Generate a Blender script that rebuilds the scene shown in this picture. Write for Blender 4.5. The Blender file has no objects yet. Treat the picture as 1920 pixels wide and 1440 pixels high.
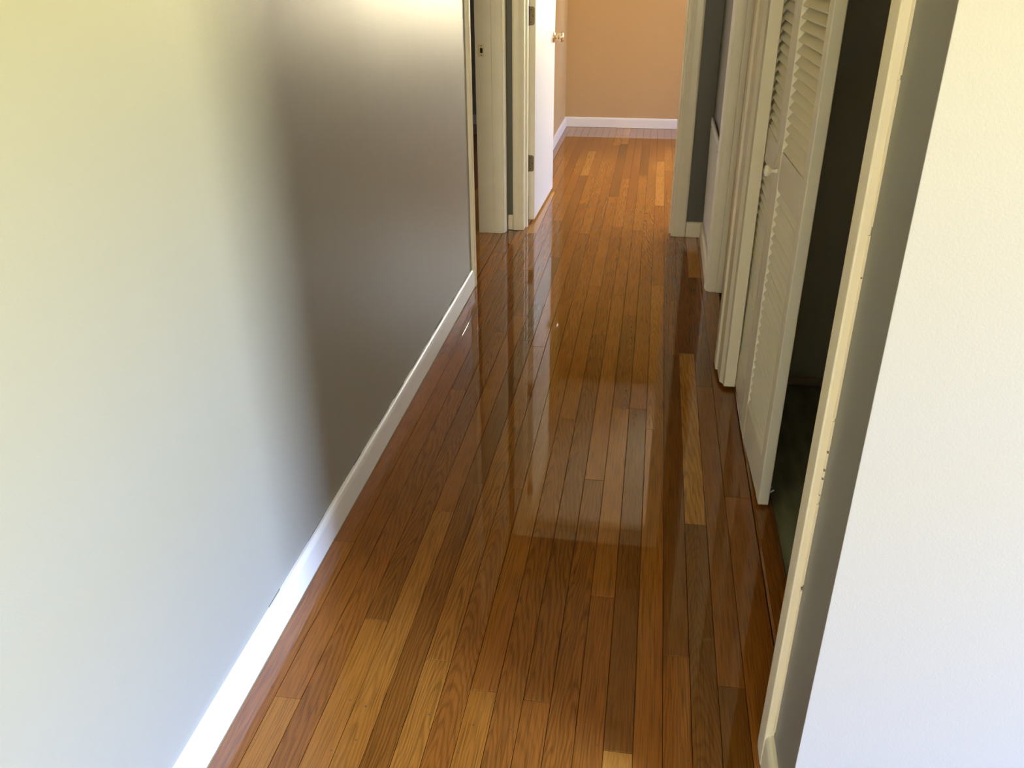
import bpy, bmesh, math, random
from mathutils import Matrix, Vector

random.seed(7)
S = bpy.context.scene
COL = S.collection

# ------------------------------------------------------------------ camera
CAM_H = 1.386
PITCH, YAW, ROLL = math.radians(27.129), math.radians(-9.231), math.radians(0.336)
F_PX = 1598.7


def camera():
    cy, sy, cp, sp = math.cos(YAW), math.sin(YAW), math.cos(PITCH), math.sin(PITCH)
    fwd = Vector((sy * cp, cy * cp, -sp))
    r0 = Vector((cy, -sy, 0))
    d0 = fwd.cross(r0)
    cr, sr = math.cos(ROLL), math.sin(ROLL)
    right = cr * r0 + sr * d0
    down = -sr * r0 + cr * d0
    m = Matrix((right, -down, -fwd)).transposed().to_4x4()
    m.translation = (0, 0, CAM_H)
    cd = bpy.data.cameras.new('camera')
    cd.sensor_width = 36
    cd.lens = F_PX / 1920 * 36
    cd.clip_start = 0.02
    co = bpy.data.objects.new('camera', cd)
    COL.objects.link(co)
    co.matrix_world = m
    S.camera = co


camera()

# ------------------------------------------------------------------ world, daylight, exposure
W = bpy.data.worlds.new('sky')
S.world = W
W.use_nodes = True
W.node_tree.nodes['Background'].inputs[0].default_value = (0.62, 0.78, 1.0, 1)
W.node_tree.nodes['Background'].inputs[1].default_value = 1.0
S.view_settings.view_transform = 'Standard'
S.view_settings.look = 'None'
S.view_settings.gamma = 1
S.view_settings.use_curve_mapping = False
S.view_settings.exposure = 0.0
S.cycles.use_denoising = True
S.cycles.max_bounces = 9
S.cycles.diffuse_bounces = 7
S.cycles.glossy_bounces = 5
S.cycles.adaptive_threshold = 0.03
S.cycles.transparent_max_bounces = 12
S.cycles.sample_clamp_indirect = 6


def area(name, loc, aim, sx, sy, radiance, color):
    """Daylight panel outside an inferred or added window: the open sky or the sunlit garden."""
    ld = bpy.data.lights.new(name, 'AREA')
    ld.shape = 'RECTANGLE'
    ld.size, ld.size_y = sx, sy
    ld.energy = radiance * math.pi * sx * sy
    ld.color = color
    o = bpy.data.objects.new(name, ld)
    COL.objects.link(o)
    o.location = loc
    o.rotation_euler = (Vector(aim) - Vector(loc)).to_track_quat('-Z', 'Y').to_euler()
    return o


SKY = (0.47, 0.70, 1.32)
SKY_PALE = (0.87, 0.92, 0.98)
GARDEN = (1.0, 0.91, 0.23)
GARDEN_PALE = (1.0, 0.86, 0.55)
# living room window in the east wall (x = 4): sunlit garden up to 3 m, open sky above it
area('garden_light_living', (12.0, -5.5, 1.5), (0, -5.5, 1.5), 9.0, 3.0, 160, GARDEN)
area('sky_light_living', (12.0, -5.5, 6.0), (0, -5.5, 6.0), 9.0, 6.0, 262, SKY)
# unseen living room window, added to fill the hall, in the south wall (y = -4), behind the camera
area('added_garden_light_south', (0.0, -9.0, 1.2), (0.0, 0, 1.2), 6.0, 2.4, 40, GARDEN_PALE)
area('added_sky_light_south', (0.0, -9.0, 4.4), (0.0, 0, 4.4), 6.0, 4.0, 32, SKY_PALE)
# bedroom windows in the north wall (y = 7.57) and an unseen one, added to light the peach wall, in the east wall (x = 3)
area('garden_light_bedroom', (1.6, 10.6, 1.0), (1.6, 0, 1.0), 5.0, 2.0, 66, GARDEN_PALE)
area('sky_light_bedroom', (1.6, 10.6, 4.0), (1.6, 0, 4.0), 5.0, 4.0, 54, SKY_PALE)
area('added_garden_light_side', (7.0, 6.4, 1.2), (0, 6.4, 1.2), 7.0, 2.4, 18, GARDEN)
area('added_sky_light_side', (7.0, 6.4, 4.4), (0, 6.4, 4.4), 7.0, 4.0, 36, SKY)
# unseen window added to light the room behind the left doorway (x = -3.4)
area('added_sky_light_left_room', (-6.0, 5.0, 2.6), (0, 5.0, 2.0), 3.5, 3.5, 10, SKY_PALE)


# ------------------------------------------------------------------ materials
def nodes(name):
    m = bpy.data.materials.new(name)
    m.use_nodes = True
    nt = m.node_tree
    return m, nt, nt.nodes['Principled BSDF']


def N(nt, typ, **kw):
    n = nt.nodes.new(typ)
    for k, v in kw.items():
        setattr(n, k, v)
    return n


def math_n(nt, op, a, b=None, c=None):
    n = nt.nodes.new('ShaderNodeMath')
    n.operation = op
    for i, v in enumerate((a, b, c)):
        if v is None:
            continue
        if isinstance(v, (int, float)):
            n.inputs[i].default_value = v
        else:
            nt.links.new(v, n.inputs[i])
    return n.outputs[0]


def paint(name, color, rough=0.4, bump=0.0, bscale=300, spec=0.5, mottled=0.0, mscale=3.0, chips=None, wavy=0.0):
    m, nt, b = nodes(name)
    b.inputs['Base Color'].default_value = (*color, 1)
    b.inputs['Roughness'].default_value = rough
    b.inputs['Specular IOR Level'].default_value = spec
    geo = N(nt, 'ShaderNodeNewGeometry')
    col = None
    if mottled:
        nz = N(nt, 'ShaderNodeTexNoise')
        nz.inputs['Scale'].default_value = mscale
        nz.inputs['Detail'].default_value = 4
        nt.links.new(geo.outputs['Position'], nz.inputs['Vector'])
        mx = N(nt, 'ShaderNodeMix', data_type='RGBA')
        nt.links.new(nz.outputs['Fac'], mx.inputs['Factor'])
        mx.inputs['A'].default_value = (*[c * (1 - mottled) for c in color], 1)
        mx.inputs['B'].default_value = (*[min(1, c * (1 + mottled)) for c in color], 1)
        col = mx.outputs['Result']
    if chips:
        nz = N(nt, 'ShaderNodeTexNoise')
        nz.inputs['Scale'].default_value = 38
        nz.inputs['Detail'].default_value = 3
        nt.links.new(geo.outputs['Position'], nz.inputs['Vector'])
        f = math_n(nt, 'GREATER_THAN', nz.outputs['Fac'], 0.765)
        mx = N(nt, 'ShaderNodeMix', data_type='RGBA')
        nt.links.new(f, mx.inputs['Factor'])
        if col is not None:
            nt.links.new(col, mx.inputs['A'])
        else:
            mx.inputs['A'].default_value = (*color, 1)
        mx.inputs['B'].default_value = (*chips, 1)
        col = mx.outputs['Result']
    if col is not None:
        nt.links.new(col, b.inputs['Base Color'])
    if bump:
        nz = N(nt, 'ShaderNodeTexNoise')
        nz.inputs['Scale'].default_value = bscale
        nz.inputs['Detail'].default_value = 2
        nt.links.new(geo.outputs['Position'], nz.inputs['Vector'])
        bp = N(nt, 'ShaderNodeBump')
        bp.inputs['Strength'].default_value = bump
        bp.inputs['Distance'].default_value = 0.001
        nt.links.new(nz.outputs['Fac'], bp.inputs['Height'])
        if wavy:      # unevenly rolled plaster
            mp = N(nt, 'ShaderNodeMapping')
            mp.inputs['Scale'].default_value = (4.0, 6.0, 1.4)
            nt.links.new(geo.outputs['Position'], mp.inputs['Vector'])
            n2 = N(nt, 'ShaderNodeTexNoise')
            n2.inputs['Scale'].default_value = 1.0
            n2.inputs['Detail'].default_value = 3
            nt.links.new(mp.outputs['Vector'], n2.inputs['Vector'])
            b2 = N(nt, 'ShaderNodeBump')
            b2.inputs['Strength'].default_value = 1.0
            b2.inputs['Distance'].default_value = wavy
            nt.links.new(n2.outputs['Fac'], b2.inputs['Height'])
            nt.links.new(b2.outputs['Normal'], bp.inputs['Normal'])
        nt.links.new(bp.outputs['Normal'], b.inputs['Normal'])
    return m


def metal(name, color, rough=0.3, spots=None):
    m, nt, b = nodes(name)
    b.inputs['Base Color'].default_value = (*color, 1)
    b.inputs['Metallic'].default_value = 1
    b.inputs['Roughness'].default_value = rough
    nz = N(nt, 'ShaderNodeTexNoise')
    nz.inputs['Scale'].default_value = 90
    geo = N(nt, 'ShaderNodeNewGeometry')
    nt.links.new(geo.outputs['Position'], nz.inputs['Vector'])
    mr = N(nt, 'ShaderNodeMapRange')
    mr.inputs['To Min'].default_value = rough * 0.7
    mr.inputs['To Max'].default_value = rough * 1.4
    nt.links.new(nz.outputs['Fac'], mr.inputs['Value'])
    nt.links.new(mr.outputs['Result'], b.inputs['Roughness'])
    return m


def wood(name, field=False):
    """Oiled red-oak strip under a glossy clear coat; tone and grain differ from board to board."""
    m, nt, b = nodes(name)
    L = nt.links.new
    if field:
        geo = N(nt, 'ShaderNodeNewGeometry')
        tone = geo.outputs['Random Per Island']
        seed = tone
        co = geo.outputs['Position']
    else:
        a1 = N(nt, 'ShaderNodeAttribute', attribute_type='OBJECT', attribute_name='tone')
        a2 = N(nt, 'ShaderNodeAttribute', attribute_type='OBJECT', attribute_name='seed')
        tone, seed = a1.outputs['Fac'], a2.outputs['Fac']
        co = N(nt, 'ShaderNodeTexCoord').outputs['Object']
    sx = N(nt, 'ShaderNodeSeparateXYZ')
    L(co, sx.inputs[0])
    x, y = sx.outputs[0], sx.outputs[1]
    if field:
        x = math_n(nt, 'SUBTRACT', math_n(nt, 'FRACT', math_n(nt, 'MULTIPLY', x, 1 / 0.057)), 0.5)
        x = math_n(nt, 'MULTIPLY', x, 0.057)
    off = math_n(nt, 'MULTIPLY', seed, 137.0)
    h1 = math_n(nt, 'FRACT', math_n(nt, 'MULTIPLY', seed, 91.7))
    h2 = math_n(nt, 'FRACT', math_n(nt, 'MULTIPLY', seed, 53.3))

    def vec(vx, vy, vz):
        c = N(nt, 'ShaderNodeCombineXYZ')
        for i, v in enumerate((vx, vy, vz)):
            if isinstance(v, (int, float)):
                c.inputs[i].default_value = v
            else:
                L(v, c.inputs[i])
        return c.outputs[0]

    def noise(v, scale, detail=2.0):
        n = N(nt, 'ShaderNodeTexNoise')
        n.inputs['Scale'].default_value = scale
        n.inputs['Detail'].default_value = detail
        L(v, n.inputs['Vector'])
        return n.outputs['Fac']

    # growth rings: cathedral arcs on some boards, near-straight lines on the rest
    n1 = noise(vec(math_n(nt, 'MULTIPLY', x, 14.0), math_n(nt, 'MULTIPLY', y, 2.2), off), 1.0, 3.0)
    n2 = noise(vec(math_n(nt, 'MULTIPLY', x, 40.0), math_n(nt, 'MULTIPLY', y, 9.0), off), 1.0, 2.0)
    cx = math_n(nt, 'MULTIPLY', math_n(nt, 'SUBTRACT', h1, 0.5), 0.05)
    dx = math_n(nt, 'ADD', math_n(nt, 'SUBTRACT', x, cx), math_n(nt, 'MULTIPLY', math_n(nt, 'SUBTRACT', n1, 0.5), 0.05))
    rr = math_n(nt, 'SQRT', math_n(nt, 'ADD', math_n(nt, 'MULTIPLY', dx, dx), 0.00003))
    slope = math_n(nt, 'MULTIPLY', math_n(nt, 'POWER', math_n(nt, 'ABSOLUTE', math_n(nt, 'MULTIPLY', math_n(nt, 'SUBTRACT', h2, 0.5), 2.0)), 2.0), 22.0)
    v = math_n(nt, 'ADD', math_n(nt, 'MULTIPLY', rr, math_n(nt, 'MULTIPLY_ADD', h1, 90.0, 80.0)), math_n(nt, 'MULTIPLY', y, slope))
    v = math_n(nt, 'ADD', v, math_n(nt, 'MULTIPLY', n2, 1.7))
    s = math_n(nt, 'MULTIPLY_ADD', math_n(nt, 'SINE', math_n(nt, 'MULTIPLY', v, 6.283)), 0.5, 0.5)
    ring = math_n(nt, 'POWER', s, 2.2)
    pores = noise(vec(math_n(nt, 'MULTIPLY', x, 620.0), math_n(nt, 'MULTIPLY', y, 9.0), off), 1.0, 1.0)
    cloud = noise(vec(math_n(nt, 'MULTIPLY', x, 9.0), math_n(nt, 'MULTIPLY', y, 1.6), math_n(nt, 'ADD', off, 31.0)), 1.0, 2.0)

    ramp = N(nt, 'ShaderNodeValToRGB')
    cols = [(0.00, (0.120, 0.062, 0.020)),   # weathered grey-brown
            (0.17, (0.160, 0.062, 0.012)),   # dark
            (0.34, (0.225, 0.085, 0.015)),   # brown
            (0.50, (0.290, 0.102, 0.017)),   # reddish
            (0.66, (0.350, 0.140, 0.023)),   # golden
            (0.83, (0.420, 0.185, 0.036)),   # tan
            (1.00, (0.520, 0.260, 0.050))]   # pale
    el = ramp.color_ramp.elements
    while len(el) < len(cols):
        el.new(0.5)
    for e, (p, c) in zip(el, cols):
        e.position, e.color = p, (c[0], c[1] * 0.93, c[2] * 0.75, 1)
    t = math_n(nt, 'ADD', tone, math_n(nt, 'MULTIPLY', math_n(nt, 'SUBTRACT', cloud, 0.5), 0.35))
    if field:
        t = math_n(nt, 'MULTIPLY_ADD', tone, 0.45, 0.38)
    L(t, ramp.inputs['Fac'])
    h3 = math_n(nt, 'FRACT', math_n(nt, 'MULTIPLY', seed, 211.3))
    amp = math_n(nt, 'MULTIPLY_ADD', math_n(nt, 'POWER', h3, 1.6), 0.30, 0.06)
    k = math_n(nt, 'SUBTRACT', 1.0, math_n(nt, 'MULTIPLY', ring, amp))
    pk = N(nt, 'ShaderNodeMapRange')
    pk.inputs['From Min'].default_value = 0.30
    pk.inputs['From Max'].default_value = 0.52
    pk.inputs['To Min'].default_value = 0.58
    pk.inputs['To Max'].default_value = 1.0
    L(pores, pk.inputs['Value'])
    k = math_n(nt, 'MULTIPLY', k, pk.outputs['Result'])
    mul = N(nt, 'ShaderNodeVectorMath', operation='SCALE')
    L(ramp.outputs['Color'], mul.inputs[0])
    L(k, mul.inputs['Scale'])
    L(mul.outputs[0], b.inputs['Base Color'])
    b.inputs['Roughness'].default_value = 0.34
    b.inputs['Specular IOR Level'].default_value = 0.0
    b.inputs['Coat Weight'].default_value = 1.0
    b.inputs['Coat Roughness'].default_value = 0.025
    b.inputs['Coat IOR'].default_value = 1.65
    wav = noise(vec(math_n(nt, 'MULTIPLY', x, 60.0), math_n(nt, 'MULTIPLY', y, 18.0), off), 1.0, 2.0)
    hgt = math_n(nt, 'ADD', math_n(nt, 'MULTIPLY', ring, 0.05), math_n(nt, 'MULTIPLY', wav, 0.9))
    bp = N(nt, 'ShaderNodeBump')
    bp.inputs['Strength'].default_value = 0.30
    bp.inputs['Distance'].default_value = 0.00006
    L(hgt, bp.inputs['Height'])
    L(bp.outputs['Normal'], b.inputs['Normal'])
    L(bp.outputs['Normal'], b.inputs['Coat Normal'])
    return m


def glass(name):
    m = bpy.data.materials.new(name)
    m.use_nodes = True
    nt = m.node_tree
    nt.nodes.clear()
    out = N(nt, 'ShaderNodeOutputMaterial')
    tr = N(nt, 'ShaderNodeBsdfTransparent')
    gl = N(nt, 'ShaderNodeBsdfGlossy')
    gl.inputs['Roughness'].default_value = 0.0
    mx = N(nt, 'ShaderNodeMixShader')
    mx.inputs[0].default_value = 0.07
    nt.links.new(tr.outputs[0], mx.inputs[1])
    nt.links.new(gl.outputs[0], mx.inputs[2])
    nt.links.new(mx.outputs[0], out.inputs[0])
    return m


def vinyl(name):
    m, nt, b = nodes(name)
    L = nt.links.new
    geo = N(nt, 'ShaderNodeNewGeometry')
    nz = N(nt, 'ShaderNodeTexNoise')
    nz.inputs['Scale'].default_value = 9
    nz.inputs['Detail'].default_value = 6
    mp = N(nt, 'ShaderNodeMapping')
    mp.inputs['Scale'].default_value = (3.0, 0.8, 1)
    L(geo.outputs['Position'], mp.inputs['Vector'])
    L(mp.outputs['Vector'], nz.inputs['Vector'])
    r = N(nt, 'ShaderNodeValToRGB')
    r.color_ramp.elements[0].color = (0.15, 0.16, 0.105, 1)
    r.color_ramp.elements[0].position = 0.35
    r.color_ramp.elements[1].color = (0.25, 0.26, 0.18, 1)
    r.color_ramp.elements[1].position = 0.7
    L(nz.outputs['Fac'], r.inputs['Fac'])
    L(r.outputs['Color'], b.inputs['Base Color'])
    b.inputs['Roughness'].default_value = 0.35
    return m


GREY = (0.300, 0.293, 0.255)
M = dict(
    wall=paint('grey_wall_paint', GREY, 0.42, 0.22, 420, 0.5, 0.02, 1.3, wavy=0.002),
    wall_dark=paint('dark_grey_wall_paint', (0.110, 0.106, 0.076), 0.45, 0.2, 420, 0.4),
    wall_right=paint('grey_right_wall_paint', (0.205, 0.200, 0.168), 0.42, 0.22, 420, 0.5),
    wall_white=paint('white_living_wall_paint', (0.72, 0.71, 0.68), 0.6),
    wall_flat=paint('grey_living_wall_paint', (0.312, 0.300, 0.272), 0.5, 0.18, 330, 0.4),
    peach=paint('peach_wall_paint', (0.53, 0.370, 0.190), 0.55, 0.15, 300, 0.35),
    ceiling=paint('ceiling_paint', (0.88, 0.87, 0.84), 0.8, 0.2, 200, 0.2),
    trim=paint('cream_trim_paint', (0.82, 0.75, 0.55), 0.33, 0.25, 60, 0.5, 0.05, 14.0),
    trim_worn=paint('worn_cream_trim_paint', (0.82, 0.75, 0.55), 0.33, 0.3, 60, 0.5, 0.05, 14.0, chips=(0.36, 0.31, 0.20)),
    jamb=paint('old_jamb_paint', (0.82, 0.76, 0.58), 0.36, 0.3, 50, 0.5, 0.06, 10.0),
    louver=paint('louver_door_paint', (0.87, 0.82, 0.64), 0.38, 0.2, 80, 0.5, 0.04, 10.0),
    white=paint('white_gloss_paint', (0.82, 0.82, 0.82), 0.36, 0.1, 40, 0.5),
    door=paint('white_door_paint', (0.69, 0.69, 0.69), 0.38, 0.08, 30, 0.5),
    closet=paint('closet_wall_paint', (0.40, 0.39, 0.31), 0.7, 0.1, 200, 0.2),
    closet_trim=paint('closet_baseboard_paint', (0.30, 0.25, 0.18), 0.6),
    gap=paint('dark_gap_caulk', (0.22, 0.17, 0.10), 0.8),  # brown of the baseboard joint line and the paint chips
    sub=paint('subfloor', (0.045, 0.022, 0.010), 0.8),
    vinyl=vinyl('green_sheet_vinyl'),
    plank=wood('oak_strip'),
    field=wood('oak_strip_field', True),
    bronze=metal('aged_bronze', (0.16, 0.125, 0.075), 0.45),
    brass=metal('polished_brass', (0.80, 0.66, 0.44), 0.16),
    plate=metal('brass_strike_plate', (0.78, 0.68, 0.40), 0.32),
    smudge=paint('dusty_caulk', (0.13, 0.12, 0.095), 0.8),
    hole=paint('latch_hole', (0.02, 0.018, 0.015), 0.9),
    grille=paint('grille_enamel', (0.52, 0.50, 0.44), 0.4),
    glass=glass('window_glass'),
    nail=paint('nail_head', (0.10, 0.05, 0.015), 0.5),
)


# ------------------------------------------------------------------ mesh helpers
def link(name, me, mat, parent=None):
    o = bpy.data.objects.new(name, me)
    if mat is not None and not me.materials:
        me.materials.append(mat)
    COL.objects.link(o)
    if parent is not None:
        o.parent = parent
        o.matrix_parent_inverse = Matrix.Identity(4)
    return o


def add_box(bm, x0, x1, y0, y1, z0, z1, mtx=None):
    vs = [bm.verts.new((x, y, z)) for x in (x0, x1) for y in (y0, y1) for z in (z0, z1)]
    if mtx is not None:
        for v in vs:
            v.co = mtx @ v.co
    for f in ((0, 1, 3, 2), (4, 6, 7, 5), (0, 4, 5, 1), (2, 3, 7, 6), (0, 2, 6, 4), (1, 5, 7, 3)):
        bm.faces.new([vs[i] for i in f])


def finish(name, bm, mat, parent=None, bevel=0, seg=2, smooth=False):
    bmesh.ops.recalc_face_normals(bm, faces=bm.faces)
    if bevel:
        bmesh.ops.bevel(bm, geom=list(bm.edges), offset=bevel, segments=seg, affect='EDGES', profile=0.5)
    me = bpy.data.meshes.new(name)
    bm.to_mesh(me)
    bm.free()
    if smooth:
        for p in me.polygons:
            p.use_smooth = True
    return link(name, me, mat, parent)


def boxes(name, lst, mat, parent=None, bevel=0, seg=2):
    bm = bmesh.new()
    for b in lst:
        add_box(bm, *b)
    return finish(name, bm, mat, parent, bevel, seg)


def prism(name, prof, axis, a0, a1, mat, parent=None, mitre0=None, mitre1=None, smooth=False):
    """Extrude a closed 2-D profile along an axis. axis 'y': prof=(x,z); 'x': prof=(y,z); 'z': prof=(x,y)."""
    bm = bmesh.new()

    def P(p, a):
        return {'y': (p[0], a, p[1]), 'x': (a, p[0], p[1]), 'z': (p[0], p[1], a)}[axis]
    r0 = [bm.verts.new(P(p, a0)) for p in prof]
    r1 = [bm.verts.new(P(p, a1)) for p in prof]
    n = len(prof)
    for i in range(n):
        bm.faces.new((r0[i], r0[(i + 1) % n], r1[(i + 1) % n], r1[i]))
    bm.faces.new(r0)
    bm.faces.new(r1[::-1])
    return finish(name, bm, mat, parent, smooth=smooth)


def lathe(name, prof, axis, centre, mat, parent=None, seg=28, smooth=True):
    """prof = list of (r, t) along the axis."""
    bm = bmesh.new()
    rings = []
    for r, t in prof:
        ring = []
        for k in range(seg):
            a = 2 * math.pi * k / seg
            c, s_ = r * math.cos(a), r * math.sin(a)
            p = {'x': (t, c, s_), 'y': (c, t, s_), 'z': (c, s_, t)}[axis]
            ring.append(bm.verts.new(Vector(p) + Vector(centre)))
        rings.append(ring)
    for a, b in zip(rings, rings[1:]):
        for k in range(seg):
            bm.faces.new((a[k], a[(k + 1) % seg], b[(k + 1) % seg], b[k]))
    bm.faces.new(rings[0])
    bm.faces.new(rings[-1][::-1])
    return finish(name, bm, mat, parent, smooth=smooth)


def empty(name, loc=(0, 0, 0)):
    o = bpy.data.objects.new(name, None)
    o.empty_display_size = 0.1
    COL.objects.link(o)
    o.location = loc
    return o


def tag(o, label, cat, kind=None, group=None):
    o['label'] = label
    o['category'] = cat
    if kind:
        o['kind'] = kind
    if group:
        o['group'] = group
    return o


# ------------------------------------------------------------------ the plan (metres; camera over the origin, hall runs along +y)
XL, XR = -0.768, 0.297           # faces of the hall's side walls
YE, YE2 = 4.52, 4.64             # end wall of the hall
YB = 7.575                       # far wall of both bedrooms
YC = 1.005                       # living-room corner: the hall begins here
CEIL = 2.44
HEAD = 2.0
XW, XE, YS = -3.4, 4.0, -4.0     # outer bounds
XBE = 3.0                        # bedroom east wall

# ------------------------------------------------------------------ floor: strip oak, every board its own piece
floor = boxes('floor', [(XW - 0.1, XE + 0.1, YS - 0.1, YB + 0.1, -0.06, -0.0185)], M['sub'])
tag(floor, 'glossy oak strip floor running the length of the hall', 'floor', 'structure')
SW, S0 = 0.057, -0.698
TONE = dict(K=0.14, D=0.28, B=0.40, R=0.49, G=0.59, T=0.67, L=0.90)
JOINTS = {-1: [1.71, 2.85, 4.1, 5.2, 6.4], 0: [1.19, 3.26, 3.85, 4.9, 6.1], 1: [0.75, 2.6, 4.46, 5.35, 6.5], 2: [1.44, 3.12, 3.87, 5.0, 6.2],
          3: [1.88, 3.3, 4.72, 5.83, 6.95], 4: [2.03, 3.05, 4.08, 5.82, 6.6], 5: [1.34, 3.0, 4.24, 5.1, 6.3], 6: [2.02, 3.45, 4.5, 5.2, 6.93],
          7: [1.27, 2.95, 4.3, 5.6, 6.85], 8: [1.05, 2.45, 3.7, 5.29, 6.9], 9: [1.26, 3.15, 4.65, 5.75, 6.5], 10: [0.9, 2.1, 3.6, 4.95, 6.15],
          11: [1.6, 2.55, 3.37, 4.6, 5.86, 6.9], 12: [1.16, 2.55, 4.0, 4.96, 6.5], 13: [0.85, 2.42, 3.75, 5.12, 6.31],
          14: [1.43, 3.0, 4.2, 5.74, 6.05, 6.8], 15: [1.925, 3.02, 4.4, 5.45, 6.6], 16: [1.36, 2.75, 3.88, 5.3, 6.45], 17: [2.07, 3.3, 4.35, 5.6, 6.7]}
TONES = {-1: 'RRRBTG', 0: 'TRBRGT', 1: 'TRBLTG', 2: 'TBBRGR', 3: 'TGBGTG', 4: 'BDKBLG', 5: 'TGRRGT', 6: 'RRBGTT', 7: 'TRRGGL', 8: 'GBRGDL',
         9: 'RBRGRT', 10: 'RBTGRG', 11: 'RGBRGDT', 12: 'LDRGTG', 13: 'TGTGLG', 14: 'RDBRGTG', 15: 'DLDGTG', 16: 'KBDLGR', 17: 'GBBGTG'}
rnd = random.Random(11)


def plank_mesh(w, l):
    bm = bmesh.new()
    g, c, t = 0.00055, 0.0006, 0.018
    hw, hl = w / 2 - g, l / 2 - g
    top = [bm.verts.new((sx * (hw - c), sy * (hl - c), 0)) for sx, sy in ((-1, -1), (1, -1), (1, 1), (-1, 1))]
    mid = [bm.verts.new((sx * hw, sy * hl, -c)) for sx, sy in ((-1, -1), (1, -1), (1, 1), (-1, 1))]
    bot = [bm.verts.new((sx * hw, sy * hl, -t)) for sx, sy in ((-1, -1), (1, -1), (1, 1), (-1, 1))]
    bm.faces.new(top)
    for a, b in ((mid, top), (bot, mid)):
        for i in range(4):
            j = (i + 1) % 4
            bm.faces.new((a[i], a[j], b[j], b[i]))
    return bm


def plank(x0, x1, y0, y1, tone, dz=0.0):
    bm = plank_mesh(x1 - x0, y1 - y0)
    o = finish('plank', bm, M['plank'], floor)
    o.location = ((x0 + x1) / 2, (y0 + y1) / 2, dz)
    o['tone'] = float(min(1, max(0, tone + rnd.uniform(-0.04, 0.04))))
    o['seed'] = rnd.uniform(0.02, 0.98)
    return o


Y0F = 0.45
for r in range(-1, 18):
    x0, x1 = S0 + r * SW, S0 + (r + 1) * SW
    if r == -1:
        x0 = XL + 0.002
    if r == 17:
        x1 = 0.3435
    cuts = [Y0F] + JOINTS[r] + [YB]
    for i in range(len(cuts) - 1):
        a, b = cuts[i], cuts[i + 1]
        tn = TONE[TONES[r][min(i, len(TONES[r]) - 1)]]
        if r == 17 and a < YE < b:
            plank(x0, x1, a, YE + 0.06, tn)
            plank(x0, S0 + 18 * SW, YE + 0.06, b, tn)
        else:
            plank(x0, S0 + 18 * SW if (r == 17 and a > YE) else x1, a, b, tn, rnd.uniform(-0.00012, 0.0))


def field(name, regions):
    """Boards of the neighbouring rooms that the hall only glimpses, joined into one part."""
    bm = bmesh.new()
    for x0, x1, y0, y1 in regions:
        r = math.floor((x0 - S0) / SW)
        while S0 + r * SW < x1 - 0.004:
            a, b = max(x0, S0 + r * SW), min(x1, S0 + (r + 1) * SW)
            y = y0
            while y < y1 - 1e-4:
                e = min(y1, y + rnd.uniform(0.5, 1.5))
                if y1 - e < 0.25:
                    e = y1
                g = 0.0004
                add_box(bm, a + g, b - g, y + g, e - g, -0.018, 0)
                y = e
            r += 1
    o = finish(name, bm, M['field'], floor)
    o['kind'] = 'stuff'
    o['label'] = 'oak strips of the rooms beyond the hall'
    return o


field('plank_field', [(XL + 0.002, XE, YS, Y0F), (S0 + 18 * SW + 0.002, XE, Y0F, YC),
                      (S0 + 18 * SW, XBE, YE2 - 0.06, YB), (XW, XL - 0.0, 2.0, YB)])
# face nails and small knots in the boards nearest the camera
nm = bpy.data.meshes.new('nail')
bm = bmesh.new()
bmesh.ops.create_cone(bm, cap_ends=True, segments=10, radius1=0.0021, radius2=0.0018, depth=0.0016)
bm.to_mesh(nm)
bm.free()
nm.materials.append(M['nail'])
for nx, ny in [(-0.539, 1.203), (-0.714, 1.213), (-0.535, 1.078), (-0.502, 1.192), (-0.495, 1.109), (-0.368, 1.192), (-0.273, 1.179),
               (-0.196, 1.181), (-0.29, 1.111), (0.108, 1.333), (0.149, 1.161), (-0.025, 1.17), (0.012, 1.371)]:
    o = link('nail', nm, None, floor)
    o.location = (nx, ny, 0.0001)

# closet floor and its wooden threshold
cf = boxes('floor_closet', [(0.345, 1.15, 1.0 + 0.13, 2.82, -0.018, -0.004)], M['vinyl'])
tag(cf, 'dull green sheet vinyl on the dark closet floor', 'floor', 'structure')
prof = [(0.3445, -0.004), (0.3445, 0.003), (0.350, 0.0065), (0.385, 0.0065), (0.398, 0.002), (0.402, -0.004)]
th = prism('threshold_strip', [(p[0] - 0.373, p[1]) for p in prof], 'y', -0.765, 0.765, M['plank'])
th.location = (0.373, 2.005, 0)
th['tone'], th['seed'] = 0.42, 0.371
tag(th, 'reddish oak threshold strip between hall boards and closet vinyl', 'threshold', 'structure')

# ------------------------------------------------------------------ walls and ceiling
T = 0.12
DL0, DL1 = 3.665, 4.45           # doorway in the left wall
wl = boxes('wall_left', [(XL - T, XL, YS, DL0, 0, CEIL), (XL - T, XL, DL1, YE2, 0, CEIL), (XL - T, XL, DL0, DL1, HEAD + 0.02, CEIL)], M['wall'])
tag(wl, 'long grey satin-painted wall along the left side of the hall', 'wall', 'structure')
BX0, BX1 = -0.662, 0.133         # bedroom doorway (rough faces of the jambs)
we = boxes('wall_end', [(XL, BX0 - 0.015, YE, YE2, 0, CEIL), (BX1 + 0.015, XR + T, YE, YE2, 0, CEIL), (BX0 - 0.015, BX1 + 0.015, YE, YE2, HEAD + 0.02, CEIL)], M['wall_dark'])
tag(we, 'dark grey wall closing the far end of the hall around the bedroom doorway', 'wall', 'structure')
D20, D21 = 2.96, 3.70            # side door on the right wall
CL0, CL1 = 1.235, 2.86           # closet opening
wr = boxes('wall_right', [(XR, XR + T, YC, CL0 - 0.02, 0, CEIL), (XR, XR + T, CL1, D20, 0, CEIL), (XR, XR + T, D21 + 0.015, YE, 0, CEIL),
                          (XR, XR + T, CL0 - 0.02, CL1, HEAD + 0.02, CEIL), (XR, XR + T, D20, D21 + 0.015, HEAD + 0.02, CEIL)], M['wall_right'])
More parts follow.
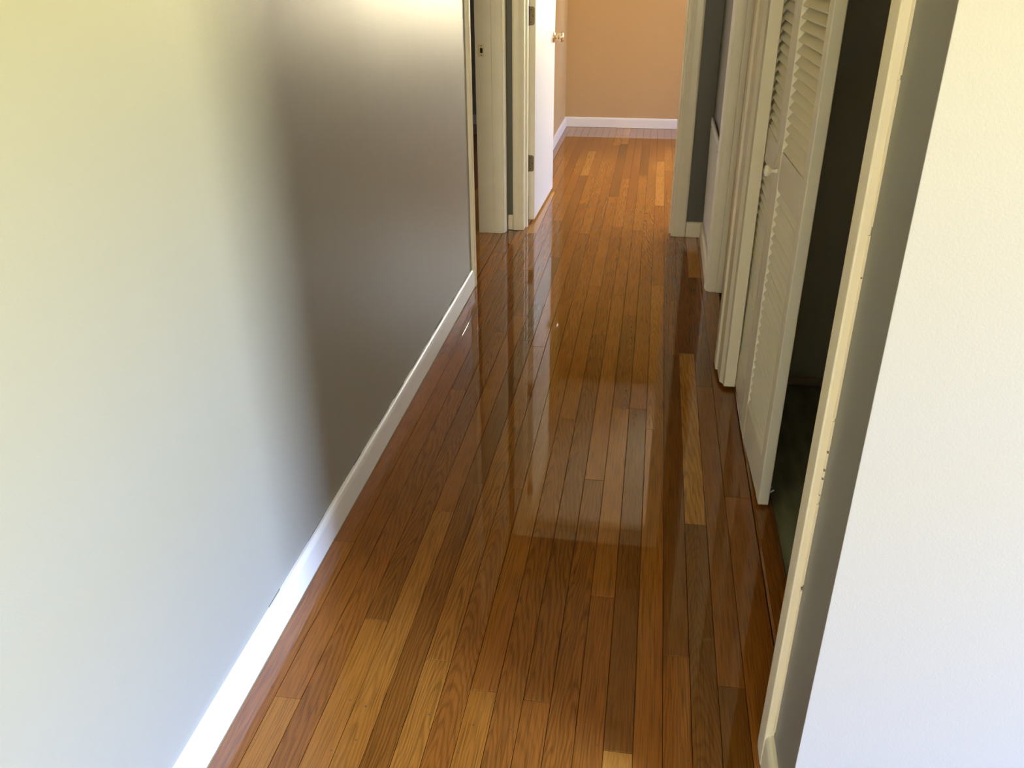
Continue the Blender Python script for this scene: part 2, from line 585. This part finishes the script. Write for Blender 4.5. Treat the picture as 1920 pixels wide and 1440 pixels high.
tag(wr, 'grey wall along the right side of the hall, broken by the closet and a side door', 'wall', 'structure')
wc = boxes('wall_corner', [(XR + 0.0005, XE, YC - 0.0005, YC + T, 0, CEIL)], M['wall_flat'])
tag(wc, 'bright wall facing the camera at the right edge where the hall begins', 'wall', 'structure')
W1 = (-1.75, -0.35, 0.85, 2.15)  # living-room window y0 y1 z0 z1
weast = boxes('wall_east', [(XE, XE + T, YS, W1[0], 0, CEIL), (XE, XE + T, W1[1], YC + T, 0, CEIL), (XE, XE + T, W1[0], W1[1], 0, W1[2]), (XE, XE + T, W1[0], W1[1], W1[3], CEIL)], M['wall_white'])
tag(weast, 'window wall of the living room outside the view', 'wall', 'structure')
W4 = (-0.50, 1.40, 0.85, 2.15)      # unseen south window, added to light the far hall: x0 x1 z0 z1
ws = boxes('wall_back', [(XL - T, W4[0], YS - T, YS, 0, CEIL), (W4[1], XE + T, YS - T, YS, 0, CEIL), (W4[0], W4[1], YS - T, YS, 0, W4[2]), (W4[0], W4[1], YS - T, YS, W4[3], CEIL)], M['wall_white'])
tag(ws, 'wall of the living room behind the camera', 'wall', 'structure')
# bedroom
XBL = -0.752
W2 = (0.42, 1.42, 0.92, 2.1)     # bedroom north window x0 x1 z0 z1
wb = boxes('wall_far', [(XBL - T, W2[0], YB, YB + T, 0, CEIL), (W2[1], XBE + T, YB, YB + T, 0, CEIL), (W2[0], W2[1], YB, YB + T, 0, W2[2]), (W2[0], W2[1], YB, YB + T, W2[3], CEIL)], M['peach'])
tag(wb, 'peach far wall of the bedroom seen through the doorway', 'wall', 'structure')
wbl = boxes('wall_bedroom_left', [(XBL - T + 0.01, XBL, YE2, YB, 0, CEIL)], M['peach'])
tag(wbl, 'narrow slice of peach wall behind the open white door', 'wall', 'structure')
W3 = (5.5, 6.9, 0.92, 2.1)  # unseen side window, added so the peach far wall gets light
wbe = boxes('wall_bedroom_right', [(XBE, XBE + T, YE2, W3[0], 0, CEIL), (XBE, XBE + T, W3[1], YB, 0, CEIL), (XBE, XBE + T, W3[0], W3[1], 0, W3[2]), (XBE, XBE + T, W3[0], W3[1], W3[3], CEIL)], M['peach'])
tag(wbe, 'peach bedroom wall holding the added side window, hidden from the hall', 'wall', 'structure')
wbs = boxes('wall_bedroom_front', [(BX1 + 0.10, XBE + T, YE2, YE2 + 0.01, 0, CEIL)], M['peach'])
tag(wbs, 'peach bedroom side of the wall with the doorway', 'wall', 'structure')
wxs = boxes('wall_service', [(XR + T, XBE + T, YE - 0.02, YE2 - 0.001, 0, CEIL), (1.15, 1.2, YC + T, YE - 0.02, 0, CEIL)], M['closet'])
tag(wxs, 'hidden partitions behind the closet', 'wall', 'structure')
# room behind the left doorway
W5 = (4.4, 5.6, 0.9, 2.1)  # unseen window, added because the left room lacked light
w2 = boxes('wall_left_room', [(XW - T, XBL - T, YB, YB + T, 0, CEIL), (XW - T, XW, 2.0, W5[0], 0, CEIL), (XW - T, XW, W5[1], YB, 0, CEIL), (XW - T, XW, W5[0], W5[1], 0, W5[2]), (XW - T, XW, W5[0], W5[1], W5[3], CEIL), (XW, XL - T, 1.9, 2.0, 0, CEIL)], M['wall'])
tag(w2, 'grey walls of the dim room glimpsed through the left doorway', 'wall', 'structure')
# closet
wcl = boxes('wall_closet', [(XR + T, 1.15, 2.82, 2.86, 0, CEIL), (1.10, 1.15, YC + T, 2.86, 0, CEIL)], M['closet'])
tag(wcl, 'unlit dark wall inside the louvred closet', 'wall', 'structure')
cl = boxes('ceiling', [(XW - T, XE + T, YS - T, YB + T, CEIL, CEIL + 0.05)], M['ceiling'])
tag(cl, 'flat white ceiling over hall and rooms', 'ceiling', 'structure')

# ------------------------------------------------------------------ baseboards
BBH, BBT = 0.088, 0.013


def bb_prof(face, d, h=BBH, t=BBT):
    """Closed profile of a baseboard standing on a wall face; d = +1 when the room is on the + side."""
    p = [(0, 0.002), (t, 0.002), (t, h * 0.80), (t * 0.92, h * 0.87), (t * 0.72, h * 0.95), (t * 0.40, h * 0.99), (0, h)]
    return [(face + d * a, z) for a, z in p]


def bb(name, face, d, axis, a0, a1, label, mat='white', h=BBH, t=BBT):
    o = prism(name, bb_prof(face, d, h, t), axis, a0, a1, M[mat])
    return tag(o, label, 'baseboard', 'structure')


bl = bb('baseboard_left', XL, 1, 'y', YS, DL0 - 0.063, 'white painted baseboard along the foot of the left hall wall')
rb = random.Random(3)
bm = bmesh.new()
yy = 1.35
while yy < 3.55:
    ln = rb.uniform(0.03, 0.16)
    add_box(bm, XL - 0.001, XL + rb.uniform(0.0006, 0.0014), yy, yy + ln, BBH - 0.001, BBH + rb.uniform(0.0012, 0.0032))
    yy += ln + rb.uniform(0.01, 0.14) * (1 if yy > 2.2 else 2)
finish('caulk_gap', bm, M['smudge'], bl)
bb('baseboard_right', XR, -1, 'y', 3.775, YE - BBT, 'cream baseboard under the wall grille at the far right', 'trim', 0.082)
bb('baseboard_end', YE, -1, 'x', BX1 + 0.078, XR, 'short cream baseboard right of the bedroom doorway', 'trim', 0.082)
bb('baseboard_end_left', YE, -1, 'x', XL + 0.02, BX0 - 0.062, 'sliver of baseboard between two door casings on the left', 'trim', 0.082)
bb('baseboard_bedroom_far', YB, -1, 'x', XBL, XBE, 'white baseboard along the peach far bedroom wall', 'white', 0.083)
bb('baseboard_bedroom_left', XBL, 1, 'y', YE2, YB, 'white baseboard along the peach wall behind the open door', 'white', 0.083)
bb('baseboard_left_room', YB, -1, 'x', XW, XBL - T, 'pale baseboard glimpsed through the left doorway', 'white', 0.083)
bb('baseboard_corner', XR, -1, 'y', YC - 0.012, 1.168, 'short cream baseboard beside the near closet casing', 'trim', 0.086, 0.014)
bb('baseboard_living', YC - 0.0005, -1, 'x', XR - 0.014, XE, 'baseboard at the foot of the bright right wall', 'trim', 0.086, 0.014)
bb('baseboard_closet', 2.82, -1, 'x', XR + T, 1.10, 'thin dark baseboard inside the closet', 'closet_trim', 0.03, 0.012)
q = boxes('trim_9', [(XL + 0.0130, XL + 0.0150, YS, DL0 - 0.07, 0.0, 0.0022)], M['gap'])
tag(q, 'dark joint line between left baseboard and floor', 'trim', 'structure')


# ------------------------------------------------------------------ door frames: casing, jamb and stop pieces
def casing_prof_v(wall, d, i, o_):
    """(across-wall, along-wall) profile of a casing: wall = wall face, d = direction out of the wall, i/o_ = inner and outer edge."""
    s = 1 if o_ > i else -1
    w = abs(o_ - i)
    pts = [(0, 0), (0.009, 0), (0.0115, 0.003), (0.0115, 0.010), (0.013, 0.013), (0.0165, w * 0.45), (0.0175, w - 0.010), (0.0155, w - 0.003), (0.012, w), (0, w)]
    return [(wall + d * a, i + s * b) for a, b in pts]


def casing(parent, plane, wall, d, i, o_, z0, z1, mat):
    pr = casing_prof_v(wall, d, i, o_)
    if plane == 'x':      # wall is a plane x = const, casing width runs along y
        return prism('casing', pr, 'z', z0, z1, M[mat], parent)
    return prism('casing', [(b, a) for a, b in pr], 'z', z0, z1, M[mat], parent)


def head(parent, plane, wall, d, a0, a1, z0, mat, w=0.065):
    t = 0.0165
    lo, hi = sorted((wall, wall + d * t))
    if plane == 'x':
        return boxes('head_casing', [(lo, hi, a0, a1, z0, z0 + w)], M[mat], parent, 0.003)
    return boxes('head_casing', [(a0, a1, lo, hi, z0, z0 + w)], M[mat], parent, 0.003)


# bedroom doorway in the end wall
t1 = empty('trim_1', (BX0, YE, 0))
t1.location = (0, 0, 0)
tag(t1, 'cream casing and jambs framing the open bedroom doorway at the hall end', 'door frame', 'structure')
casing(t1, 'y', YE, -1, BX0 - 0.004, BX0 - 0.060, 0.002, HEAD + 0.06, 'trim')
casing(t1, 'y', YE, -1, BX1 + 0.006, BX1 + 0.076, 0.002, HEAD + 0.06, 'trim')
head(t1, 'y', YE, -1, BX0 - 0.060, BX1 + 0.076, HEAD + 0.006, 'trim')
boxes('jamb', [(BX0 - 0.015, BX0, YE - 0.001, YE2 + 0.004, 0, HEAD + 0.015)], M['jamb'], t1, 0.001)
boxes('jamb', [(BX1, BX1 + 0.015, YE - 0.001, YE2 + 0.004, 0, HEAD + 0.015)], M['trim'], t1, 0.001)
boxes('head_jamb', [(BX0, BX1, YE - 0.001, YE2 + 0.004, HEAD, HEAD + 0.02)], M['trim'], t1, 0.001)
boxes('stop', [(BX0, BX0 + 0.010, YE + 0.045, YE + 0.080, 0, HEAD)], M['jamb'], t1, 0.0015)
boxes('stop', [(BX1 - 0.010, BX1, YE + 0.045, YE + 0.080, 0, HEAD)], M['trim'], t1, 0.0015)
boxes('stop', [(BX0 + 0.01, BX1 - 0.01, YE + 0.045, YE + 0.080, HEAD - 0.01, HEAD)], M['trim'], t1, 0.0015)
casing(t1, 'y', YE2 + 0.01, 1, BX1 + 0.006, BX1 + 0.076, 0.002, HEAD + 0.06, 'white')

# doorway in the left wall
t2 = empty('trim_2')
tag(t2, 'cream jamb with a strike plate framing the left doorway', 'door frame', 'structure')
casing(t2, 'x', XL, 1, DL0 - 0.004, DL0 - 0.062, 0.002, HEAD + 0.06, 'trim')
boxes('jamb', [(XL - T - 0.002, XL + 0.001, DL0 - 0.002, DL0 + 0.012, 0, HEAD + 0.015)], M['trim'], t2, 0.001)
jf = boxes('jamb', [(XL - T - 0.010, XL - 0.048, DL1 - 0.012, DL1 + 0.002, 0, HEAD + 0.015)], M['jamb'], t2, 0.0012)
boxes('jamb', [(XL - 0.0475, XL + 0.002, DL1 - 0.012, DL1 + 0.002, 0, HEAD + 0.015)], M['jamb'], t2, 0.0012)
boxes('head_jamb', [(XL - T, XL + 0.001, DL0, DL1, HEAD, HEAD + 0.02)], M['jamb'], t2)
casing(t2, 'x', XL, 1, DL1 - 0.010, DL1 + 0.052, 0.002, HEAD + 0.06, 'trim')
head(t2, 'x', XL, 1, DL0 - 0.062, DL1 + 0.052, HEAD + 0.006, 'trim')
sp = boxes('strike_plate', [(-0.884, -0.852, DL1 - 0.0135, DL1 - 0.0118, 0.900, 0.960)], M['plate'], jf, 0.0006)
boxes('latch_hole', [(-0.872, -0.859, DL1 - 0.0140, DL1 - 0.0125, 0.919, 0.942)], M['hole'], jf)
for z in (0.908, 0.952):
    lathe('screw', [(0.0032, -0.0004), (0.0030, 0.0006)], 'y', (-0.866, DL1 - 0.0137, z), M['bronze'], jf, 10, False)

# side door on the right wall
t3 = empty('trim_3')
tag(t3, 'cream casing and jamb of the side door between closet and wall grille', 'door frame', 'structure')
casing(t3, 'x', XR, -1, D21 + 0.003, D21 + 0.070, 0.002, HEAD + 0.06, 'trim')
boxes('jamb', [(XR - 0.002, XR + T, D21, D21 + 0.015, 0, HEAD + 0.015)], M['jamb'], t3, 0.001)
boxes('stop', [(XR + 0.033, XR + 0.058, D21 - 0.011, D21, 0, HEAD)], M['jamb'], t3, 0.0015)
boxes('jamb', [(XR - 0.002, XR + T, D20, D20 + 0.013, 0, HEAD + 0.015)], M['jamb'], t3, 0.001)
boxes('head_jamb', [(XR - 0.002, XR + T, D20, D21, HEAD, HEAD + 0.02)], M['jamb'], t3)
head(t3, 'x', XR, -1, D20 - 0.05, D21 + 0.070, HEAD + 0.006, 'trim')
d2 = boxes('door_2', [(XR + 0.060, XR + 0.095, D20 + 0.014, D21 - 0.002, 0.012, HEAD - 0.004)], M['louver'], None, 0.002)
tag(d2, 'closed side door set back in the right wall, mostly hidden', 'door', 'structure')
lathe('knob', [(0.030, 0.0), (0.030, 0.005), (0.012, 0.010), (0.012, 0.030), (0.024, 0.036), (0.027, 0.050), (0.018, 0.060)][::-1], 'x', (XR + 0.0, D20 + 0.08, 0.92), M['brass'], d2)

# closet frame
t4 = empty('trim_4')
tag(t4, 'worn cream casing on the far side of the louvred closet', 'door frame', 'structure')
cs = [(XR + 0.002, 2.945), (XR - 0.012, 2.945), (XR - 0.014, 2.935), (XR - 0.0135, 2.872), (XR - 0.006, 2.866), (XR - 0.005, 2.80), (XR - 0.004, 2.772), (XR + 0.006, 2.757),
      (XR + 0.010, 2.7365), (XR + 0.046, 2.7365), (XR + 0.048, 2.740), (XR + 0.048, 2.861), (XR + 0.002, 2.861)]
prism('casing', cs, 'z', 0.014, HEAD + 0.06, M['trim_worn'], t4)
boxes('jamb', [(XR + 0.049, XR + T, CL1 - 0.006, CL1 + 0.002, 0, HEAD + 0.02)], M['trim'], t4)
boxes('head_casing', [(XR - 0.016, XR, 1.165, 2.945, HEAD, HEAD + 0.075)], M['trim'], t4, 0.003)
boxes('track', [(XR + 0.055, XR + 0.085, CL0, CL1 - 0.01, HEAD - 0.028, HEAD + 0.019)], M['bronze'], t4)
t5 = empty('trim_5')
tag(t5, 'tan casing with chipped paint edge on the near side of the closet', 'door frame', 'structure')
cn = [(XR, 1.168), (XR - 0.0125, 1.168), (XR - 0.0150, 1.1705), (XR - 0.0155, 1.175), (XR - 0.0150, 1.214), (XR - 0.0130, 1.228), (XR - 0.0085, 1.238), (XR - 0.001, 1.245), (XR + 0.04, 1.246), (XR + 0.04, 1.216), (XR, 1.216)]
prism('casing', cn, 'z', 0.002, HEAD + 0.06, M['trim'], t5)
boxes('jamb', [(XR + 0.042, XR + T, 1.216, 1.238, 0, HEAD + 0.02)], M['trim'], t5, 0.001)
# ragged caulk line where the casing meets the wall paint
bm = bmesh.new()
z = 0.10
rc = random.Random(5)
while z < 1.9:
    l = rc.uniform(0.05, 0.22)
    add_box(bm, XR - 0.0022 - rc.uniform(0, 0.001), XR + 0.0005, 1.1640 - rc.uniform(0, 0.0012), 1.1682, z, min(1.9, z + l))
    z += l + (rc.uniform(0.004, 0.014) if rc.random() < 0.7 else 0)
finish('caulk_bead', bm, M['trim'], t5)
bm = bmesh.new()
for z in (0.16, 0.435, 0.600, 0.623, 0.652, 0.668, 0.700, 0.98, 0.99, 0.146):
    a = rc.uniform(0.0015, 0.0045)
    add_box(bm, XR - 0.0028, XR - 0.0005, 1.1640 - rc.uniform(0, 0.001), 1.1675, z, z + a)
finish('paint_chip', bm, M['gap'], t5)


# ------------------------------------------------------------------ bedroom door, swung open into the room
DW, DT, DH = 0.735, 0.035, 1.975
d1 = empty('door_1', (-0.6615, 4.676, 0.014))
d1.rotation_euler = (0, 0, math.radians(-1.4))
tag(d1, 'open flush white bedroom door with brass knob and bronze hinges', 'door', 'structure')
slab = boxes('slab', [(0, DT, 0, DW, 0, DH)], M['door'], d1, 0.0015)
boxes('hinge_edge', [(0.0008, DT - 0.0008, -0.0008, 0.0001, 0.001, DH - 0.001)], M['jamb'], d1)
for s, x in ((1, DT), (-1, 0.0)):
    rz = [(0.031, 0), (0.031, 0.004), (0.026, 0.008), (0.013, 0.011), (0.0115, 0.022), (0.014, 0.030), (0.024, 0.036), (0.0275, 0.044), (0.0275, 0.051), (0.022, 0.058), (0.010, 0.061)]
    lathe('knob', [(r, s * t) for r, t in rz], 'x', (x, DW - 0.062, 0.902), M['brass'], d1)


def rounded_leaf(w, h_, r, t):
    pts = [(0, -h_ / 2)]
    for k in range(6):
        a = -math.pi / 2 + k * math.pi / 10
        pts.append((w - r + r * math.cos(a), -h_ / 2 + r + r * math.sin(a)))
    for k in range(6):
        a = k * math.pi / 10
        pts.append((w - r + r * math.cos(a), h_ / 2 - r + r * math.sin(a)))
    pts.append((0, h_ / 2))
    return pts


for hz in (0.315, 1.060, 1.80):
    hg = empty('hinge', (0, 0, hz))
    hg.parent = d1
    prism('leaf', rounded_leaf(0.030, 0.088, 0.011, 0.002), 'y', -0.0022, 0.0003, M['bronze'], hg)
    lathe('pin', [(0.0050, -0.047), (0.0058, -0.044), (0.0058, 0.044), (0.0050, 0.047)], 'z', (-0.002, -0.006, 0), M['bronze'], hg, 14)
    for sx_, sz_ in ((0.012, 0.030), (0.021, 0.0), (0.012, -0.030)):
        lathe('screw', [(0.0034, -0.0030), (0.0034, -0.0020)], 'y', (sx_, 0, sz_), M['hole'], hg, 10, False)

# ------------------------------------------------------------------ louvred bifold closet door
d3 = empty('door_3', (0, 0, 0))
tag(d3, 'cream louvred bifold closet door folded half open on the right', 'door', 'structure')
PW, PT, PZ0, PZ1 = 0.420, 0.028, 0.016, 1.955
RAILS = [(PZ0, 0.140), (0.798, 0.898), (1.80, PZ1)]
STL, STR = 0.062, 0.046
SL = 0.0272
slat_w = PW - STL - STR + 0.008
bm = bmesh.new()
# slat lies along local u, tilted so that its hall-side edge is low
ca, sa = math.cos(math.radians(52)), math.sin(math.radians(52))
prof = [(-0.0165, -0.0018), (-0.0150, -0.0030), (0.0150, -0.0030), (0.0165, -0.0018), (0.0165, 0.0018), (0.0150, 0.0030), (-0.0150, 0.0030), (-0.0165, 0.0018)]
ring0 = [bm.verts.new((0, p[0] * ca - p[1] * sa, p[0] * sa + p[1] * ca)) for p in prof]
ring1 = [bm.verts.new((slat_w, p[0] * ca - p[1] * sa, p[0] * sa + p[1] * ca)) for p in prof]
for i in range(8):
    j = (i + 1) % 8
    bm.faces.new((ring0[i], ring0[j], ring1[j], ring1[i]))
bm.faces.new(ring0)
bm.faces.new(ring1[::-1])
bmesh.ops.recalc_face_normals(bm, faces=bm.faces)
slat_me = bpy.data.meshes.new('slat')
bm.to_mesh(slat_me)
bm.free()
slat_me.materials.append(M['louver'])


def panel(origin, target, flip):
    """One leaf: local +x runs along its width, local -y is the hall face."""
    ang = math.atan2(target[1] - origin[1], target[0] - origin[0])
    sgn = 1.0 if flip else -1.0          # direction of the closet side in local y
    l, r = (STL, STR)
    lst = [(0, l, 0, PT * sgn, PZ0, PZ1), (PW - r, PW, 0, PT * sgn, PZ0, PZ1)]
    bm = bmesh.new()
    for b in lst:
        add_box(bm, b[0], b[1], min(b[2], b[3]), max(b[2], b[3]), b[4], b[5])
    fr = finish('door_panel', bm, M['louver'], d3, 0.0022)
    fr.location = (origin[0], origin[1], 0)
    fr.rotation_euler = (0, 0, ang)
    for z0, z1 in RAILS:
        boxes('rail', [(l - 0.0005, PW - r + 0.0005, min(0.0012 * sgn, (PT - 0.0012) * sgn), max(0.0012 * sgn, (PT - 0.0012) * sgn), z0, z1)], M['louver'], fr, 0.0012)
    for a, b in ((RAILS[0][1], RAILS[1][0]), (RAILS[1][1], RAILS[2][0])):
        n = int((b - a) / SL)
        off = (b - a - n * SL) / 2 + SL / 2
        for k in range(n):
            s_ = link('slat', slat_me, None, fr)
            s_.location = (l - 0.004, PT / 2 * sgn, a + off + k * SL)
            if sgn < 0:
                s_.rotation_euler = (0, 0, math.pi)
                s_.location.x = PW - r + 0.004
    return fr


FOLD = (0.3405, 2.440)
NEAR = (0.3555, 2.020)
p1 = panel(FOLD, NEAR, True)
FAR = (0.3475, 2.860)
# far leaf: its own local +x runs from the pivot at the jamb to the fold
ang = math.atan2(FOLD[1] - FAR[1], FOLD[0] - FAR[0])
st = (FOLD[0] - PW * math.cos(ang), FOLD[1] + 0.003 - PW * math.sin(ang))
p2 = panel(st, (FOLD[0], FOLD[1] + 0.003), True)
# local y of the leaf points to the closet, so the knob sits on -y
lathe('knob', [(0.0075, 0.001), (0.0075, -0.004), (0.0050, -0.009), (0.0055, -0.016), (0.0125, -0.022), (0.0160, -0.028), (0.0155, -0.033), (0.0060, -0.036)], 'y', (0.034, 0, 0.842), M['louver'], p1, 24)
# frayed paint threads at the near lower edge
bm = bmesh.new()
for k, (dz, dl) in enumerate(((0.0, 0.010), (-0.003, 0.013), (-0.006, 0.015), (0.010, 0.005))):
    m4 = Matrix.Translation((PW - 0.004 - 0.001 * k, PT, 0.058 + dz)) @ Matrix.Rotation(math.radians(40), 4, 'X')
    add_box(bm, -0.0006, 0.0006, 0, dl, -0.0005, 0.0005, m4)
finish('paint_thread', bm, M['louver'], p1)

# ------------------------------------------------------------------ return-air grille on the right wall
g = empty('air_grille', (XR, 4.10, 0.12))
tag(g, 'cream return-air wall grille above the baseboard at the far right', 'grille')
g.rotation_euler = (0, math.radians(-0.9), 0)
GW, GH = 0.61, 0.525
gy0, gy1 = -0.315, 0.295
boxes('frame', [(-0.009, -0.001, gy0, gy0 + 0.032, 0, GH), (-0.009, -0.001, gy1 - 0.032, gy1, 0, GH), (-0.009, -0.001, gy0 + 0.032, gy1 - 0.032, 0, 0.032), (-0.009, -0.001, gy0 + 0.032, gy1 - 0.032, GH - 0.032, GH)], M['grille'], g, 0.0015)
boxes('backing', [(-0.0012, -0.0002, gy0 + 0.03, gy1 - 0.03, 0.03, GH - 0.03)], M['hole'], g)
bm = bmesh.new()
ca, sa = math.cos(math.radians(40)), math.sin(math.radians(40))
pr = [(-0.0065, 0.0), (-0.0062, 0.0012), (0.0040, 0.0012), (0.0040, 0.0)]
rg = [[bm.verts.new((p[0] * ca - p[1] * sa, yy, p[0] * sa + p[1] * ca)) for p in pr] for yy in (gy0 + 0.030, gy1 - 0.030)]
for i in range(4):
    j = (i + 1) % 4
    bm.faces.new((rg[0][i], rg[0][j], rg[1][j], rg[1][i]))
bm.faces.new(rg[0])
bm.faces.new(rg[1][::-1])
bmesh.ops.recalc_face_normals(bm, faces=bm.faces)
gs = bpy.data.meshes.new('slat')
bm.to_mesh(gs)
bm.free()
gs.materials.append(M['grille'])
nz_ = int((GH - 0.064) / 0.0125)
for k in range(nz_):
    o = link('slat', gs, None, g)
    o.location = (-0.0045, 0, 0.032 + 0.006 + k * 0.0125)
for yy in (gy0 + 0.016, gy1 - 0.016):
    for zz in (0.10, GH - 0.045):
        lathe('screw', [(0.004, -0.0100), (0.004, -0.0085)], 'x', (0, yy, zz), M['bronze'], g, 10, False)


# ------------------------------------------------------------------ windows the daylight comes through, three of them added for fill
def window(name, axis, wall, a0, a1, z0, z1, label):
    w = empty(name)
    tag(w, label, 'window', 'structure')

    def bx(n, p0, p1, q0, q1, d0, d1, mat):
        if axis == 'x':
            return boxes(n, [(wall + d0, wall + d1, p0, p1, q0, q1)], M[mat], w)
        return boxes(n, [(p0, p1, wall + d0, wall + d1, q0, q1)], M[mat], w)
    t = 0.045
    bx('window_frame', a0, a0 + t, z0, z1, 0.03, 0.09, 'white')
    bx('window_frame', a1 - t, a1, z0, z1, 0.03, 0.09, 'white')
    bx('window_frame', a0 + t, a1 - t, z1 - t, z1, 0.03, 0.09, 'white')
    bx('window_frame', a0 + t, a1 - t, z0, z0 + t, 0.03, 0.09, 'white')
    zm = (z0 + z1) / 2
    bx('meeting_rail', a0 + t, a1 - t, zm - 0.02, zm + 0.02, 0.04, 0.08, 'white')
    bx('pane', a0 + t, a1 - t, z0 + t, zm - 0.02, 0.058, 0.062, 'glass')
    bx('pane', a0 + t, a1 - t, zm + 0.02, z1 - t, 0.058, 0.062, 'glass')
    bx('window_sill', a0 - 0.05, a1 + 0.05, z0 - 0.025, z0, -0.05, 0.03, 'white')


window('window_1', 'x', XE, *W1, 'white double-hung living-room window outside the view')
window('window_2', 'y', YB, *W2, 'white double-hung window of the bedroom far wall, hidden by the door frame')
window('window_added_south', 'y', YS - T, *W4, 'white double-hung living-room window, unseen, added behind the camera to fill the hall')
window('window_added_left_room', 'x', XW - T, *W5, 'white double-hung window added to light the dim left room, out of view')
window('window_added_side', 'x', XBE, *W3, 'white double-hung window added in the bedroom side wall to light the peach wall, out of view')
